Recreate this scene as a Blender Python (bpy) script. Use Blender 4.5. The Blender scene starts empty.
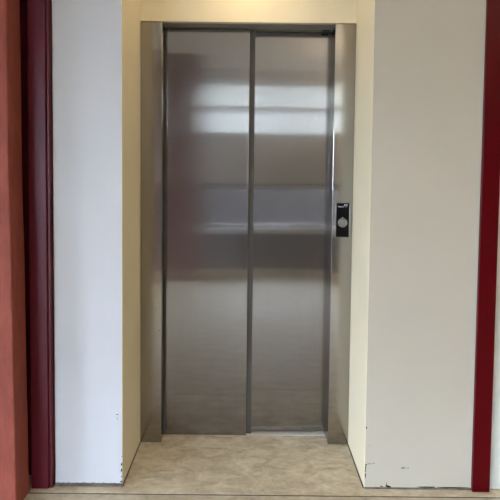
import bpy, bmesh, math, random
from mathutils import Vector, Matrix
random.seed(4)
scene = bpy.context.scene
COL = scene.collection
H = 2.2            # top of the steel door frame
YW = -0.41         # face of the plastered wall, frame face is y = 0
CEIL = 2.95
XL, XR, YB = -3.7, 2.5, -5.15

# ------------------------------------------------------------------ materials
def new_mat(name):
    m = bpy.data.materials.new(name); m.use_nodes = True
    nt = m.node_tree
    return m, nt, nt.nodes['Principled BSDF']

def N(nt, typ, **kw):
    n = nt.nodes.new(typ)
    for k, v in kw.items():
        if k.startswith('_'): setattr(n, k[1:], v)
        else: n.inputs[k.replace('__', ' ')].default_value = v
    return n

def coords(nt, scale=(1, 1, 1)):
    tc = nt.nodes.new('ShaderNodeNewGeometry')
    mp = nt.nodes.new('ShaderNodeMapping')
    mp.inputs['Scale'].default_value = scale
    nt.links.new(tc.outputs['Position'], mp.inputs['Vector'])
    return mp.outputs['Vector']

def ramp(nt, fac, stops):
    r = nt.nodes.new('ShaderNodeValToRGB')
    while len(r.color_ramp.elements) < len(stops): r.color_ramp.elements.new(0.5)
    for e, (p, c) in zip(r.color_ramp.elements, stops):
        e.position = p; e.color = (*c, 1) if len(c) == 3 else c
    nt.links.new(fac, r.inputs['Fac'])
    return r.outputs['Color']

def noise(nt, vec, scale, detail=6, rough=.6, dist=0):
    n = N(nt, 'ShaderNodeTexNoise', Scale=scale, Detail=detail, Roughness=rough, Distortion=dist)
    nt.links.new(vec, n.inputs['Vector'])
    return n.outputs['Fac']

def bump(nt, b, fac, strength, dist=.002):
    n = N(nt, 'ShaderNodeBump', Strength=strength, Distance=dist)
    nt.links.new(fac, n.inputs['Height'])
    nt.links.new(n.outputs['Normal'], b.inputs['Normal'])

def plain(name, col, rough=.5, metal=0):
    m, nt, b = new_mat(name)
    b.inputs['Base Color'].default_value = (*col, 1)
    b.inputs['Roughness'].default_value = rough
    b.inputs['Metallic'].default_value = metal
    return m

def paint(name, col, var=.04, rough=.55, bs=.25, scale=3.0):
    m, nt, b = new_mat(name)
    v = coords(nt)
    f = noise(nt, v, scale, 5, .55)
    lo = tuple(c * (1 - var) for c in col); hi = tuple(min(1, c * (1 + var)) for c in col)
    nt.links.new(ramp(nt, f, [(.3, lo), (.7, hi)]), b.inputs['Base Color'])
    b.inputs['Roughness'].default_value = rough
    b.inputs['Specular IOR Level'].default_value = .3
    bump(nt, b, noise(nt, v, 60, 4, .6), bs, .0015)
    return m

def steel(name, col, rough=.2, aniso=1.0, warp=.02, dull=.2):
    m, nt, b = new_mat(name)
    v = coords(nt, (90, 90, .8))
    f = noise(nt, v, 3.0, 4, .6)
    lo = tuple(c * .95 for c in col); hi = tuple(min(1, c * 1.04) for c in col)
    nt.links.new(ramp(nt, f, [(.3, lo), (.7, hi)]), b.inputs['Base Color'])
    b.inputs['Metallic'].default_value = 1
    b.inputs['Anisotropic'].default_value = aniso
    # finger smears make the brushing a little duller in places
    sm = noise(nt, coords(nt, (2.5, 2.5, 1.2)), 2.0, 5, .6)
    mr = N(nt, 'ShaderNodeMapRange', **{'From Min': .3, 'From Max': .7, 'To Min': rough * .9, 'To Max': rough * 1.2})
    nt.links.new(sm, mr.inputs['Value']); nt.links.new(mr.outputs['Result'], b.inputs['Roughness'])
    t = nt.nodes.new('ShaderNodeTangent'); t.direction_type = 'UV_MAP'; t.uv_map = 'UVMap'
    nt.links.new(t.outputs['Tangent'], b.inputs['Tangent'])
    if warp: bump(nt, b, noise(nt, coords(nt, (1, 1, 1.6)), 2.2, 1, .4), warp, .02)
    # a duller second lobe: handled, scratched sheet
    g = N(nt, 'ShaderNodeBsdfAnisotropic', Roughness=dull)
    nt.links.new(b.inputs['Base Color'].links[0].from_socket, g.inputs['Color'])
    mx = N(nt, 'ShaderNodeMixShader', Fac=.40)
    nt.links.new(b.outputs[0], mx.inputs[1]); nt.links.new(g.outputs[0], mx.inputs[2])
    nt.links.new(mx.outputs[0], nt.nodes['Material Output'].inputs['Surface'])
    return m

M = {}
M['steel'] = steel('brushed_steel', (.262, .252, .243), .075)
M['steel_frame'] = steel('brushed_steel_frame', (.33, .31, .28), .075, 1.0, .015)
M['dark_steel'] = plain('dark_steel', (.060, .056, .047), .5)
M['aluminium'] = paint('worn_aluminium_sill', (.62, .58, .52), .05, .45)
M['black'] = plain('black_gloss', (.003, .003, .0035), .3)
M['black'].node_tree.nodes['Principled BSDF'].inputs['Specular IOR Level'].default_value = .12
M['black_matt'] = plain('black_matt', (.012, .012, .013), .6)
M['button'] = plain('button_metal', (.30, .29, .27), .36, 1)
M['header'] = plain('dull_grey_header', (.21, .19, .16), .5)
M['white_print'] = plain('white_print', (.5, .5, .5), .5)
M['white'] = paint('white_paint', (.515, .51, .51), .02)
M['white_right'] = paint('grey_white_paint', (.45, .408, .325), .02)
M['cream'] = paint('cream_paint', (.77, .67, .46), .02)
M['pale'] = paint('pale_green_paint', (.58, .59, .53), .02)
M['ceil'] = paint('ceiling_paint', (.80, .76, .68), .02)
M['hall_right'] = paint('brown_hall_paint', (.20, .15, .10), .05)
M['hall_back'] = paint('back_wall_paint', (.62, .58, .52), .04)
M['wainscot'] = paint('wainscot_paint', (.20, .185, .18), .06, .5)
M['chip'] = paint('chipped_plaster', (.018, .016, .013), .3, 1.0)
M['chip'].node_tree.nodes['Principled BSDF'].inputs['Specular IOR Level'].default_value = 0
M['mortar'] = paint('grey_mortar', (.11, .095, .075), .5, 1.0, .6, 25)
M['maroon'] = plain('maroon_gloss_paint', (.082, .003, .009), .42)
M['maroon'].node_tree.nodes['Principled BSDF'].inputs['Coat Weight'].default_value = 0
M['crimson'] = plain('crimson_gloss_paint', (.078, .001, .003), .28)
for k in ('maroon', 'crimson'): M[k].node_tree.nodes['Principled BSDF'].inputs['Specular IOR Level'].default_value = .30 if k == 'maroon' else .10
M['white_frame'] = plain('white_window_paint', (.7, .7, .68), .4)

def red_plaster():
    m, nt, b = new_mat('red_plaster')
    v = coords(nt, (6, 6, 1.6))
    f = noise(nt, v, 5, 7, .65)
    nt.links.new(ramp(nt, f, [(.25, (.185, .034, .017)), (.55, (.245, .048, .026)), (.8, (.31, .072, .042))]), b.inputs['Base Color'])
    b.inputs['Roughness'].default_value = .7
    b.inputs['Specular IOR Level'].default_value = .45
    bump(nt, b, noise(nt, coords(nt, (2, 2, 1)), 22, 8, .7), .7, .006)
    return m
M['red'] = red_plaster()
M['brown'] = paint('brown_red_plaster', (.24, .115, .085), .1, .7)

def stone(name, seed, lo, mid, hi):
    m, nt, b = new_mat(name)
    v = coords(nt, (1.0, 1.5, 1))
    mp = v.node; mp.inputs['Location'].default_value = (seed, seed * .7, 0)
    f1 = noise(nt, v, 8.5, 10, .66, .7)
    f2 = noise(nt, v, 26, 6, .7, .3)
    mx = N(nt, 'ShaderNodeMix'); mx.data_type = 'FLOAT'; mx.inputs['Factor'].default_value = .3
    nt.links.new(f1, mx.inputs['A']); nt.links.new(f2, mx.inputs['B'])
    c = ramp(nt, mx.outputs['Result'], [(.36, lo), (.5, mid), (.64, hi)])
    nt.links.new(c, b.inputs['Base Color'])
    b.inputs['Roughness'].default_value = .55
    b.inputs['Specular IOR Level'].default_value = .35
    bump(nt, b, mx.outputs['Result'], .25, .004)
    return m
M['stone'] = stone('travertine_slab', 3.1, (.39, .31, .195), (.57, .475, .325), (.75, .65, .485))
M['stone_hall'] = stone('travertine_hall', 9.4, (.37, .30, .195), (.52, .44, .305), (.66, .575, .43))

def pane_mat():
    m, nt, b = new_mat('window_glass')
    nt.nodes.remove(b)
    tr = nt.nodes.new('ShaderNodeBsdfTransparent'); gl = N(nt, 'ShaderNodeBsdfGlossy', Roughness=.02)
    fr = N(nt, 'ShaderNodeFresnel', IOR=1.45); mx = nt.nodes.new('ShaderNodeMixShader')
    nt.links.new(fr.outputs[0], mx.inputs[0]); nt.links.new(tr.outputs[0], mx.inputs[1]); nt.links.new(gl.outputs[0], mx.inputs[2])
    nt.links.new(mx.outputs[0], nt.nodes['Material Output'].inputs['Surface'])
    return m
M['glass'] = pane_mat()

def slat_mat():
    m, nt, b = new_mat('blind_slat')
    tr = N(nt, 'ShaderNodeBsdfTranslucent', Color=(.75, .74, .68, 1)); mx = N(nt, 'ShaderNodeMixShader', Fac=.08)
    b.inputs['Base Color'].default_value = (.75, .73, .66, 1)
    nt.links.new(b.outputs[0], mx.inputs[1]); nt.links.new(tr.outputs[0], mx.inputs[2])
    nt.links.new(mx.outputs[0], nt.nodes['Material Output'].inputs['Surface'])
    return m
M['slat'] = slat_mat()

# ------------------------------------------------------------------ mesh helpers
def box(bm, x0, x1, y0, y1, z0, z1, bev=0, seg=2, mi=0):
    vs = [bm.verts.new(p) for p in ((x0,y0,z0),(x1,y0,z0),(x1,y1,z0),(x0,y1,z0),(x0,y0,z1),(x1,y0,z1),(x1,y1,z1),(x0,y1,z1))]
    fs = [bm.faces.new([vs[i] for i in q]) for q in ((0,3,2,1),(4,5,6,7),(0,1,5,4),(1,2,6,5),(2,3,7,6),(3,0,4,7))]
    for f in fs: f.material_index = mi
    if bev:
        es = list({e for f in fs for e in f.edges})
        bmesh.ops.bevel(bm, geom=es, offset=bev, segments=seg, profile=.5, affect='EDGES')
    return fs

def prism_y(bm, pts, y0, y1, mi=0):
    """solid from an (x, z) outline between two depths"""
    a = [bm.verts.new((x, y0, z)) for x, z in pts]; b = [bm.verts.new((x, y1, z)) for x, z in pts]
    n = len(pts)
    fs = [bm.faces.new(a), bm.faces.new(b[::-1])]
    for i in range(n):
        fs.append(bm.faces.new((a[(i+1) % n], a[i], b[i], b[(i+1) % n])))
    for f in fs: f.material_index = mi
    return fs

def prism_z(bm, pts, z0, z1, mi=0):
    a = [bm.verts.new((x, y, z0)) for x, y in pts]; b = [bm.verts.new((x, y, z1)) for x, y in pts]
    n = len(pts)
    fs = [bm.faces.new(a[::-1]), bm.faces.new(b)]
    for i in range(n):
        fs.append(bm.faces.new((a[i], a[(i+1) % n], b[(i+1) % n], b[i])))
    for f in fs: f.material_index = mi
    return fs

def disc(bm, cx, cz, y0, y1, r, n=40, bev=0):
    pts = [(cx + r*math.cos(2*math.pi*i/n), cz + r*math.sin(2*math.pi*i/n)) for i in range(n)]
    fs = prism_y(bm, pts, y0, y1)
    if bev:
        es = [e for e in fs[0].edges]
        bmesh.ops.bevel(bm, geom=es, offset=bev, segments=3, profile=.5, affect='EDGES')

def link(name, bm, mats, parent=None, smooth=False):
    me = bpy.data.meshes.new(name)
    bmesh.ops.recalc_face_normals(bm, faces=bm.faces)
    uv = bm.loops.layers.uv.new('UVMap')
    for f in bm.faces:
        nx, ny, nz = (abs(c) for c in f.normal)
        for l in f.loops:
            c = l.vert.co
            l[uv].uv = (c.y, c.z) if nx > max(ny, nz) else ((c.x, c.y) if nz > ny else (c.x, c.z))
    bm.to_mesh(me); bm.free()
    for m in (mats if isinstance(mats, (list, tuple)) else [mats]): me.materials.append(M[m])
    if smooth:
        for p in me.polygons: p.use_smooth = True
    o = bpy.data.objects.new(name, me); COL.objects.link(o)
    if parent:
        o.parent = parent
        o.matrix_parent_inverse = Matrix.Translation(-parent.location)
    return o

def struct(name, bm, mats):
    o = link(name, bm, mats); o['kind'] = 'structure'; return o

def thing(name, loc, label, cat, group=None):
    o = bpy.data.objects.new(name, None); o.location = loc; o.empty_display_size = .1; COL.objects.link(o)
    return tag(o, label, cat, group)

def tag(o, label, cat, group=None):
    o['label'] = label; o['category'] = cat
    if group: o['group'] = group
    return o

def chip(bm, cx, cz, w, h, y=YW - .0004, mi=1, n=9):
    w, h = w*1.25, h*1.7
    """a flake of lost paint: an irregular patch lying on the wall face"""
    pts = []
    for i in range(n):
        a = 2*math.pi*i/n; r = .5*random.uniform(.55, 1.1)
        pts.append((cx + w*r*math.cos(a), cz + h*r*math.sin(a)))
    prism_y(bm, pts, y, y + .0008, mi)

# ------------------------------------------------------------------ the setting
NX = .5535       # half width of the niche
# wall to the left of the niche
bm = bmesh.new()
prism_z(bm, [(-.858, YW), (-NX - .0, YW), (-NX, -.40), (-NX, .25), (-.858, .25)], .014, CEIL)
for z, w, h in ((.335, .010, .003), (.318, .002, .010)): chip(bm, -.575, z, w, h)
for z, w, h in ((.103, .005, .012), (.076, .006, .013), (.045, .004, .006), (.022, .010, .008), (.14, .003, .005)):
    chip(bm, -NX - .001 - w*.3, z, w, h)
struct('wall_front_left', bm, ['white', 'chip'])
# wall to the right of the niche, up to and past the post
bm = bmesh.new()
prism_z(bm, [(NX, YW), (1.062, YW), (1.062, .25), (NX, .25), (NX, -.40)], .008, CEIL)
for x, z, w, h in ((.7275, .0995, .017, .0042), (.741, .0985, .004, .002), (.751, .099, .005, .003), (.661, .012, .028, .007), (.632, .012, .016, .004),
                   (.655, .022, .003, .016), (.83, .011, .09, .004), (.95, .0105, .16, .004),
                   (NX+.004, .285, .005, .006), (NX+.004, .10, .004, .012), (NX+.003, .085, .004, .010), (NX+.005, .112, .008, .005), (NX+.004, .06, .005, .018),
                   (.575, .117, .018, .0015), (.592, .12, .014, .0015), (.575, .20, .004, .002)):
    chip(bm, x, z, w, h)
struct('wall_front_right', bm, ['white_right', 'chip'])
# pale wall beyond the right post
bm = bmesh.new(); box(bm, 1.08, XR, YW, -.2, .006, CEIL); struct('wall_front_side', bm, 'pale')
# plaster behind left column and post, coloured dark as the gap's shade
bm = bmesh.new(); box(bm, XL, -.858, -.32, -.2, 0, CEIL); struct('wall_front_recess', bm, 'maroon')
# cream lining of the niche: two cheeks and the wall over the lift
bm = bmesh.new()
box(bm, -NX - .001, -.5515, YW, .2, .006, CEIL, .0015)
struct('wall_niche_left', bm, 'cream')
bm = bmesh.new()
box(bm, .5515, NX + .001, YW, .2, .006, CEIL, .0015)
struct('wall_niche_right', bm, 'cream')
bm = bmesh.new()
box(bm, -.5515, .5515, .004, .2, H + .0035, CEIL)
struct('wall_niche_back', bm, 'cream')
bm = bmesh.new()
box(bm, -.5515, .5515, YW, .004, 2.56, CEIL)
struct('ceiling_niche', bm, 'cream')
# thresholds and floors
bm = bmesh.new(); box(bm, XL, XR, -.465, .101, -.12, 0); struct('floor_threshold', bm, 'stone')
bm = bmesh.new(); box(bm, XL, XR, YB, -.474, -.12, -.001); struct('floor', bm, 'stone_hall')
bm = bmesh.new(); box(bm, XL, XR, -.4738, -.4652, -.03, -.0012); struct('trim_9', bm, 'mortar')
bm = bmesh.new(); box(bm, -.60, .60, .1015, .32, -.13, -.0605); struct('floor_shaft', bm, 'black_matt')
# mortar left under the painted plaster
def mortar(name, x0, x1, zt, yo):
    bm = bmesh.new(); n = int((x1 - x0) / .012)
    pts = [(x0, 0), (x1, 0)]
    for i in range(n + 1):
        pts.append((x1 - (x1 - x0)*i/n, zt*random.uniform(.75, 1.15)))
    prism_y(bm, pts, YW - yo, YW + .02)
    return struct(name, bm, 'mortar')
mortar('trim_1', -.858, -NX + .001, .0145, .004)
mortar('trim_2', NX, 1.06, .0075, .002)
# dirt-filled joint where the cheeks meet the floor
for i, s in enumerate((-1, 1)):
    bm = bmesh.new(); x0, x1 = sorted((s*.5475, s*.5525)); box(bm, x0, x1, YW + .004, 0, 0, .0065)
    struct('trim_%d' % (3 + i), bm, 'mortar')
# rest of the room behind the camera
bm = bmesh.new(); box(bm, XL, XR, YB, .2, CEIL, CEIL + .1); struct('ceiling', bm, 'ceil')

def wall_with_holes(name, axis, pos, thick, a0, a1, holes, mat):
    """wall in the plane axis = pos with rectangular holes (a0, a1, z0, z1)"""
    bm = bmesh.new()
    as_ = sorted({a0, a1, *[h[0] for h in holes], *[h[1] for h in holes]})
    zs = sorted({0, CEIL, *[h[2] for h in holes], *[h[3] for h in holes]})
    for i in range(len(as_) - 1):
        for j in range(len(zs) - 1):
            ac, zc = (as_[i] + as_[i+1])/2, (zs[j] + zs[j+1])/2
            if any(h[0] < ac < h[1] and h[2] < zc < h[3] for h in holes): continue
            p0, p1 = sorted((pos, pos + thick))
            if axis == 'y': box(bm, as_[i], as_[i+1], p0, p1, zs[j], zs[j+1])
            else: box(bm, p0, p1, as_[i], as_[i+1], zs[j], zs[j+1])
    bmesh.ops.remove_doubles(bm, verts=bm.verts, dist=1e-5)
    return struct(name, bm, mat)

def window(name, axis, pos, a0, a1, z0, z1, cols, rows):
    bm = bmesh.new(); w = .05
    def bar(u0, u1, v0, v1):
        if axis == 'y': box(bm, u0, u1, pos - .03, pos + .03, v0, v1, .004)
        else: box(bm, pos - .03, pos + .03, u0, u1, v0, v1, .004)
    bar(a0, a1, z0, z0 + w); bar(a0, a1, z1 - w, z1)
    for i in range(cols + 1):
        c = a0 + (a1 - a0)*i/cols; c = min(max(c, a0 + w/2), a1 - w/2); bar(c - w/2, c + w/2, z0 + w, z1 - w)
    for i in range(1, rows):
        c = z0 + (z1 - z0)*i/rows; bar(a0 + w, a1 - w, c - w/2, c + w/2)
    o = struct(name, bm, 'white_frame')
    bm = bmesh.new()
    if axis == 'y': box(bm, a0 + .01, a1 - .01, pos - .003, pos + .003, z0 + .01, z1 - .01)
    else: box(bm, pos - .003, pos + .003, a0 + .01, a1 - .01, z0 + .01, z1 - .01)
    link('window_pane', bm, 'glass', o)

BW = [(-.75, 1.9, 1.98, 2.78), (-.62, 2.1, .62, 1.24), (-3.6, -2.3, .06, 2.2)]
LW = [(-5.0, -2.3, .12, 2.3)]
wall_with_holes('wall_back', 'y', YB, -.2, XL, XR, BW, 'hall_back')
wall_with_holes('wall_left', 'x', XL, -.2, YB, -.2, LW, 'white')
bm = bmesh.new(); box(bm, XR, XR + .2, YB, -.2, 0, CEIL); struct('wall_right', bm, 'hall_right')
window('window_1', 'y', YB - .1, *BW[0], 2, 2)
window('window_2', 'y', YB - .1, *BW[1], 2, 1)
window('window_4', 'y', YB - .1, *BW[2], 1, 2)
window('window_3', 'x', XL - .1, *LW[0], 3, 1)
# outside ground
bm = bmesh.new(); box(bm, -40, 40, -40, YB - .2, -.5, -.3); box(bm, -40, XL - .2, YB - .2, 20, -.5, -.3)
M['ground'] = paint('paving_outside', (.055, .055, .052), .15, .9); struct('ground', bm, 'ground')

bm = bmesh.new()
for a in ((XL, BW[2][0], 0, 1.27), (BW[2][1], BW[1][0], 0, 1.27), (BW[1][1], XR, 0, 1.27), (BW[1][0], BW[1][1], 0, BW[1][2]), (BW[1][0], BW[1][1], BW[1][3], 1.27)):
    box(bm, a[0], a[1], YB - .001, YB + .018, a[2], a[3])
struct('trim_8', bm, 'wainscot')
bm = bmesh.new(); box(bm, BW[1][0] - .04, BW[1][1] + .04, YB - .08, YB + .10, .545, .618, .006); struct('trim_10', bm, 'white_frame')
M['sky_block'] = paint('dark_sky_block', (.034, .028, .025), .3, .9)
bm = bmesh.new(); box(bm, -1.6, 6, -9.6, -9.3, -.35, 1.7); struct('wall_sky_block', bm, 'sky_block')  # unseen wall added to darken the outdoors seen through the low rear window
# slatted blinds hanging in the back window
for (x0, x1, z0, z1, lab) in ((-.72, 1.87, 2.40, 2.74, 'upper'), (-.72, 1.87, 2.02, 2.36, 'lower')):
    t = thing('window_blind', ((x0 + x1)/2, YB - .04, z0), 'white slatted blind, %s one of the two hung in the rear window' % lab, 'blind', 'blinds in the rear window')
    bm = bmesh.new(); box(bm, x0, x1, YB - .06, YB - .02, z1 - .02, z1, .003); link('headrail', bm, 'white_frame', t)
    bm = bmesh.new(); k = 0; z = z1 - .045
    while z > z0:
        a = math.radians(65); c, s = math.cos(a)*.0235, math.sin(a)*.0235
        for dy, dz in ((0, 0),):
            vs = [bm.verts.new(p) for p in ((x0, YB - .04 - c, z - s), (x1, YB - .04 - c, z - s), (x1, YB - .04 + c, z + s), (x0, YB - .04 + c, z + s))]
            bm.faces.new(vs)
        z -= .046
    g = bmesh.ops.solidify(bm, geom=list(bm.faces), thickness=.0008)
    link('slats', bm, 'slat', t)

# ------------------------------------------------------------------ the lift entrance
lift = thing('elevator_entrance', (0, 0, 0), 'brushed stainless steel lift entrance with two closed sliding doors, set in cream niche', 'elevator')
# jambs: folded sheets with a return towards the doors
def jamb(x_out, x_in, ret):
    bm = bmesh.new()
    x0, x1 = sorted((x_out, x_in))
    box(bm, x0, x1, 0, .022, .004, H, .0018)
    r0, r1 = (x_in - .020, x_in) if x_in < 0 else (x_in, x_in + .020)
    box(bm, r0, r1, .0185, .0915 if x_in < 0 else .1395, .004, H - .006, .001)
    return bm
link('jamb', jamb(-.5505, -.4395, 1), 'steel_frame', lift)
link('jamb', jamb(.5505, .4435, 1), 'steel_frame', lift)
bm = bmesh.new()
box(bm, -.4395, .4435, .003, .0895, H - .006, H + .003, .001)
box(bm, .0095, .4435, .0895, .1390, H - .007, H + .003, .0005)
link('header', bm, 'header', lift)
# front (left) panel: a folded tray with a hem on its closing edge
bm = bmesh.new()
box(bm, -.431, .0075, .092, .126, .003, H - .0085, .002)
dl = link('door_panel', bm, 'steel', lift)
bm = bmesh.new(); box(bm, .0035, .0085, .0905, .127, .003, H - .0095, .0012); link('door_edge', bm, 'steel_frame', dl)
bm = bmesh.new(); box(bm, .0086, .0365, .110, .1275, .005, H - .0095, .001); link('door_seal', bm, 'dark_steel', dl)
bm = bmesh.new(); box(bm, -.439, -.4315, .0925, .16, .003, H - .012); link('door_seal', bm, 'dark_steel', dl)
# rear (right) panel
bm = bmesh.new()
box(bm, -.02, .462, .142, .172, .006, H - .0085, .002)
dr = link('door_panel', bm, 'steel', lift)
bm = bmesh.new()
box(bm, .0, .462, .1395, .1415, .016, .034, .0008); box(bm, .0, .462, .1405, .1418, .0375, .0425, .0005)
link('kick_strip', bm, 'steel_frame', dr)
bm = bmesh.new(); box(bm, .462, .475, .142, .172, .006, H - .01); link('door_seal', bm, 'dark_steel', dr)
# sill with its running groove, and the dark shaft gap behind
bm = bmesh.new()
box(bm, -.44, .444, .1015, .138, -.06, .0015, .0006); box(bm, -.44, .444, .138, .30, -.06, -.012); box(bm, -.44, .444, .176, .30, -.012, .001)
link('sill', bm, 'aluminium', lift)
bm = bmesh.new(); box(bm, .395, .432, .10, .128, H - .020, H - .0072, .002); link('door_stop', bm, 'black_matt', lift)
# screws of the jambs
for x, z in ((-.452, .605), (-.4435, .335)):
    bm = bmesh.new(); disc(bm, x, z, -.0012, .001, .0032, 16); link('screw', bm, 'dark_steel', lift)
bm = bmesh.new(); disc(bm, -.089, 1.882, .0955, .0965, .004, 12); link('dent', bm, 'dark_steel', dl)
# dark shaft lining behind the doors
bm = bmesh.new(); box(bm, -.60, .60, .305, .32, -.1, CEIL); struct('wall_shaft', bm, 'black_matt')
bm = bmesh.new(); box(bm, -.56, .56, .205, .30, H + .004, CEIL); struct('trim_5', bm, 'black_matt')
for i, s in enumerate((-1, 1)):
    bm = bmesh.new(); x0, x1 = sorted((s*.56, s*.60)); box(bm, x0, x1, .2, .30, -.1, CEIL); struct('trim_%d' % (6 + i), bm, 'black_matt')

# ------------------------------------------------------------------ call panel on the right jamb
cp = thing('call_panel', (.498, 0, 1.108), 'slim black lift call panel with one round silver button on the right steel jamb', 'call button')
bm = bmesh.new()
X0, X1, Z0, Z1 = .4645, .5315, 1.108, 1.284
for a in ((X0 - .004, X0, Z0 - .004, Z1 + .004), (X1, X1 + .004, Z0 - .004, Z1 + .004), (X0, X1, Z1, Z1 + .004), (X0, X1, Z0 - .004, Z0)):
    box(bm, a[0], a[1], -.007, -.0002, a[2], a[3], .001)
link('bezel', bm, 'steel_frame', cp)
bm = bmesh.new(); box(bm, X0, X1, -.0055, -.0002, Z0, Z1, .0006); link('faceplate', bm, 'black', cp)
bm = bmesh.new()
n = 48
ring = []
for r, y in ((.0245, -.0055), (.0245, -.0095), (.0225, -.0105), (.0205, -.0095), (.0205, -.0058)):
    ring.append([bm.verts.new((.498 + r*math.cos(2*math.pi*i/n), y, 1.183 + r*math.sin(2*math.pi*i/n))) for i in range(n)])
for a, b in zip(ring[:-1], ring[1:]):
    for i in range(n): bm.faces.new((a[i], a[(i+1) % n], b[(i+1) % n], b[i]))
btn = link('button', bm, 'button', cp, True)
bm = bmesh.new(); disc(bm, .498, 1.183, -.0088, -.0056, .0198, 48, .0012); link('button_cap', bm, 'button', btn)
bm = bmesh.new(); box(bm, .4945, .5005, -.0075, -.0054, 1.2085, 1.2115, .0005); link('tactile_mark', bm, 'white_print', cp)
# small pale maker's wording (too small to read) and the mark beside it
bm = bmesh.new()
x = .4745
for wd, hh in ((.0030, .0068), (.0026, .005), (.0028, .005), (.0028, .005), (.0022, .005), (.0028, .005), (.0026, .005), (.0020, .005), (.0018, .0055)):
    z = 1.2628
    box(bm, x, x + wd*.28, -.0060, -.0054, z, z + hh); box(bm, x + wd*.28, x + wd, -.0060, -.0054, z, z + .0012)
    box(bm, x + wd*.28, x + wd, -.0060, -.0054, z + .0036, z + .0047)
    x += wd + .0008
link('wordmark', bm, 'white_print', cp)
bm = bmesh.new()
for cx in (.5078, .5182):
    prism_y(bm, [(cx - .0032, 1.2788), (cx + .0032, 1.2788), (cx + .0026, 1.2715), (cx, 1.2685), (cx - .0026, 1.2715)], -.0060, -.0054)
prism_y(bm, [(.5105, 1.2665), (.5155, 1.2665), (.513, 1.2615)], -.0060, -.0054)
link('emblem', bm, 'white_print', cp)

# ------------------------------------------------------------------ red uprights
def rough_column(x0, x1, y0, y1, zt, lean=0):
    bm = bmesh.new(); nz = 60; prof = []
    b = .006
    base = [(x0, y1), (x0, y0), (x1 - b, y0), (x1 - .0018, y0 + .0018), (x1, y0 + b), (x1, y1)]
    rings = []
    for k in range(nz + 1):
        z = zt*k/nz
        w = lean*z + .0015*math.sin(z*3.1) + .001*math.sin(z*7.7)
        fl = .006*max(0, 1 - z/.10)
        rings.append([bm.verts.new((px + (w + fl if px > x0 + .01 else 0) + random.uniform(-.0005, .0005), py - (fl*.6 if py < y1 - .005 else 0) + random.uniform(-.0005, .0005)*(py < y1), z)) for px, py in base])
    m = len(base)
    for a, c in zip(rings[:-1], rings[1:]):
        for i in range(m): bm.faces.new((a[i], a[(i+1) % m], c[(i+1) % m], c[i]))
    bm.faces.new(rings[0]); bm.faces.new(rings[-1][::-1])
    return bm
tag(link('column', rough_column(-1.36, -.9635, -.590, -.4525, CEIL, -.0085), 'red'), 'broad terracotta red plastered column at the left edge, nearest the viewer', 'column')

t = thing('door_post', (-.92, YW, 0), 'dark maroon glossy upright beside the white wall, right of the terracotta column', 'post')
bm = bmesh.new(); box(bm, -.956, -.877, -.440, -.376, .001, CEIL, .004, 3); link('post_body', bm, 'maroon', t)
bm = bmesh.new(); box(bm, -.8755, -.8625, -.434, -.376, .001, CEIL, .003, 3); box(bm, -.8775, -.875, -.426, -.376, .001, CEIL); link('edge_bead', bm, 'maroon', t)

t = thing('door_post', (1.088, YW, 0), 'deep red painted upright at the right edge, between beige wall and pale wall', 'post')
bm = bmesh.new(); box(bm, 1.039, 1.117, -.431, -.402, .001, CEIL, .0025, 3); link('post_body', bm, 'crimson', t)
bm = bmesh.new(); box(bm, 1.0355, 1.0395, -.4135, -.402, .01, CEIL, .001); link('caulk_line', bm, 'white_right', t)

tag(link('column', rough_column(-1.15, -.63, -4.55, -4.2, CEIL), 'brown'), 'reddish brown column at the rear of the hall before the back window', 'column')

# ------------------------------------------------------------------ light
w = bpy.data.worlds.new('sky'); scene.world = w; w.use_nodes = True
bg = w.node_tree.nodes['Background']
bg.inputs['Color'].default_value = (.63, .775, 1.0, 1); bg.inputs['Strength'].default_value = 23.0

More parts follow.
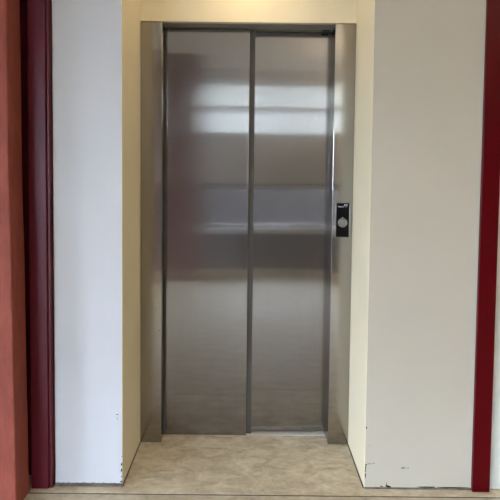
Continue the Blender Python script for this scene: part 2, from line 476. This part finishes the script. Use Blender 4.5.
def portal(name, axis, pos, a0, a1, z0, z1, rot):
    l = bpy.data.lights.new(name, 'AREA'); l.shape = 'RECTANGLE'; l.size = a1 - a0; l.size_y = z1 - z0
    l.cycles.is_portal = True
    o = bpy.data.objects.new(name, l); COL.objects.link(o)
    o.location = ((a0 + a1)/2, pos, (z0 + z1)/2) if axis == 'y' else (pos, (a0 + a1)/2, (z0 + z1)/2)
    o.rotation_euler = rot
portal('window_daylight', 'x', XL - .22, *LW[0], (math.pi/2, 0, -math.pi/2))
for h in BW: portal('window_daylight', 'y', YB - .22, *h, (math.pi/2, 0, 0))
for o in [o for o in COL.objects if o.type == 'LIGHT']:
    o.rotation_euler = (math.pi/2, 0, -math.pi/2) if o.location.x < -1.5 else (math.pi/2, 0, math.pi)

def lamp(name, loc, power, col, size):
    l = bpy.data.lights.new(name, 'AREA'); l.shape = 'DISK'; l.size = size; l.energy = power; l.color = col
    o = bpy.data.objects.new(name, l); o.location = loc; COL.objects.link(o)
    return o
lamp('niche_downlight', (0, -.2, 2.548), 1.2, (1, .80, .55), .16)
o = lamp('ceiling_fill_light', (1.95, -3.4, 2.0), 45, (1, .84, .66), .4); o.rotation_euler = (math.pi, 0, 0)  # unseen fill lamp added to brighten the ceiling mirrored in the doors

# ------------------------------------------------------------------ camera
f = 560; pitch = math.radians(2.9506); roll = math.radians(.6172); yaw = math.radians(.0405)
R = Vector((math.cos(yaw), -math.sin(yaw), 0)); F = Vector((math.sin(yaw), math.cos(yaw), 0)); Z = Vector((0, 0, 1))
fw = F*math.cos(pitch) - Z*math.sin(pitch); up = F*math.sin(pitch) + Z*math.cos(pitch)
cr = R*math.cos(roll) + up*math.sin(roll); cu = up*math.cos(roll) - R*math.sin(roll)
cam = bpy.data.cameras.new('camera'); co = bpy.data.objects.new('camera', cam); COL.objects.link(co)
mw = Matrix((cr, cu, -fw)).transposed().to_4x4(); mw.translation = Vector((.01514, -2.89767, 1.43797))
co.matrix_world = mw
cam.sensor_fit = 'HORIZONTAL'; cam.sensor_width = 36; cam.lens = 36*f/500
cam.shift_y = -48.773/500; cam.clip_start = .05
scene.camera = co
vs = scene.view_settings
vs.view_transform = 'Standard'; vs.look = 'None'; vs.gamma = 1; vs.use_curve_mapping = False; vs.exposure = .68
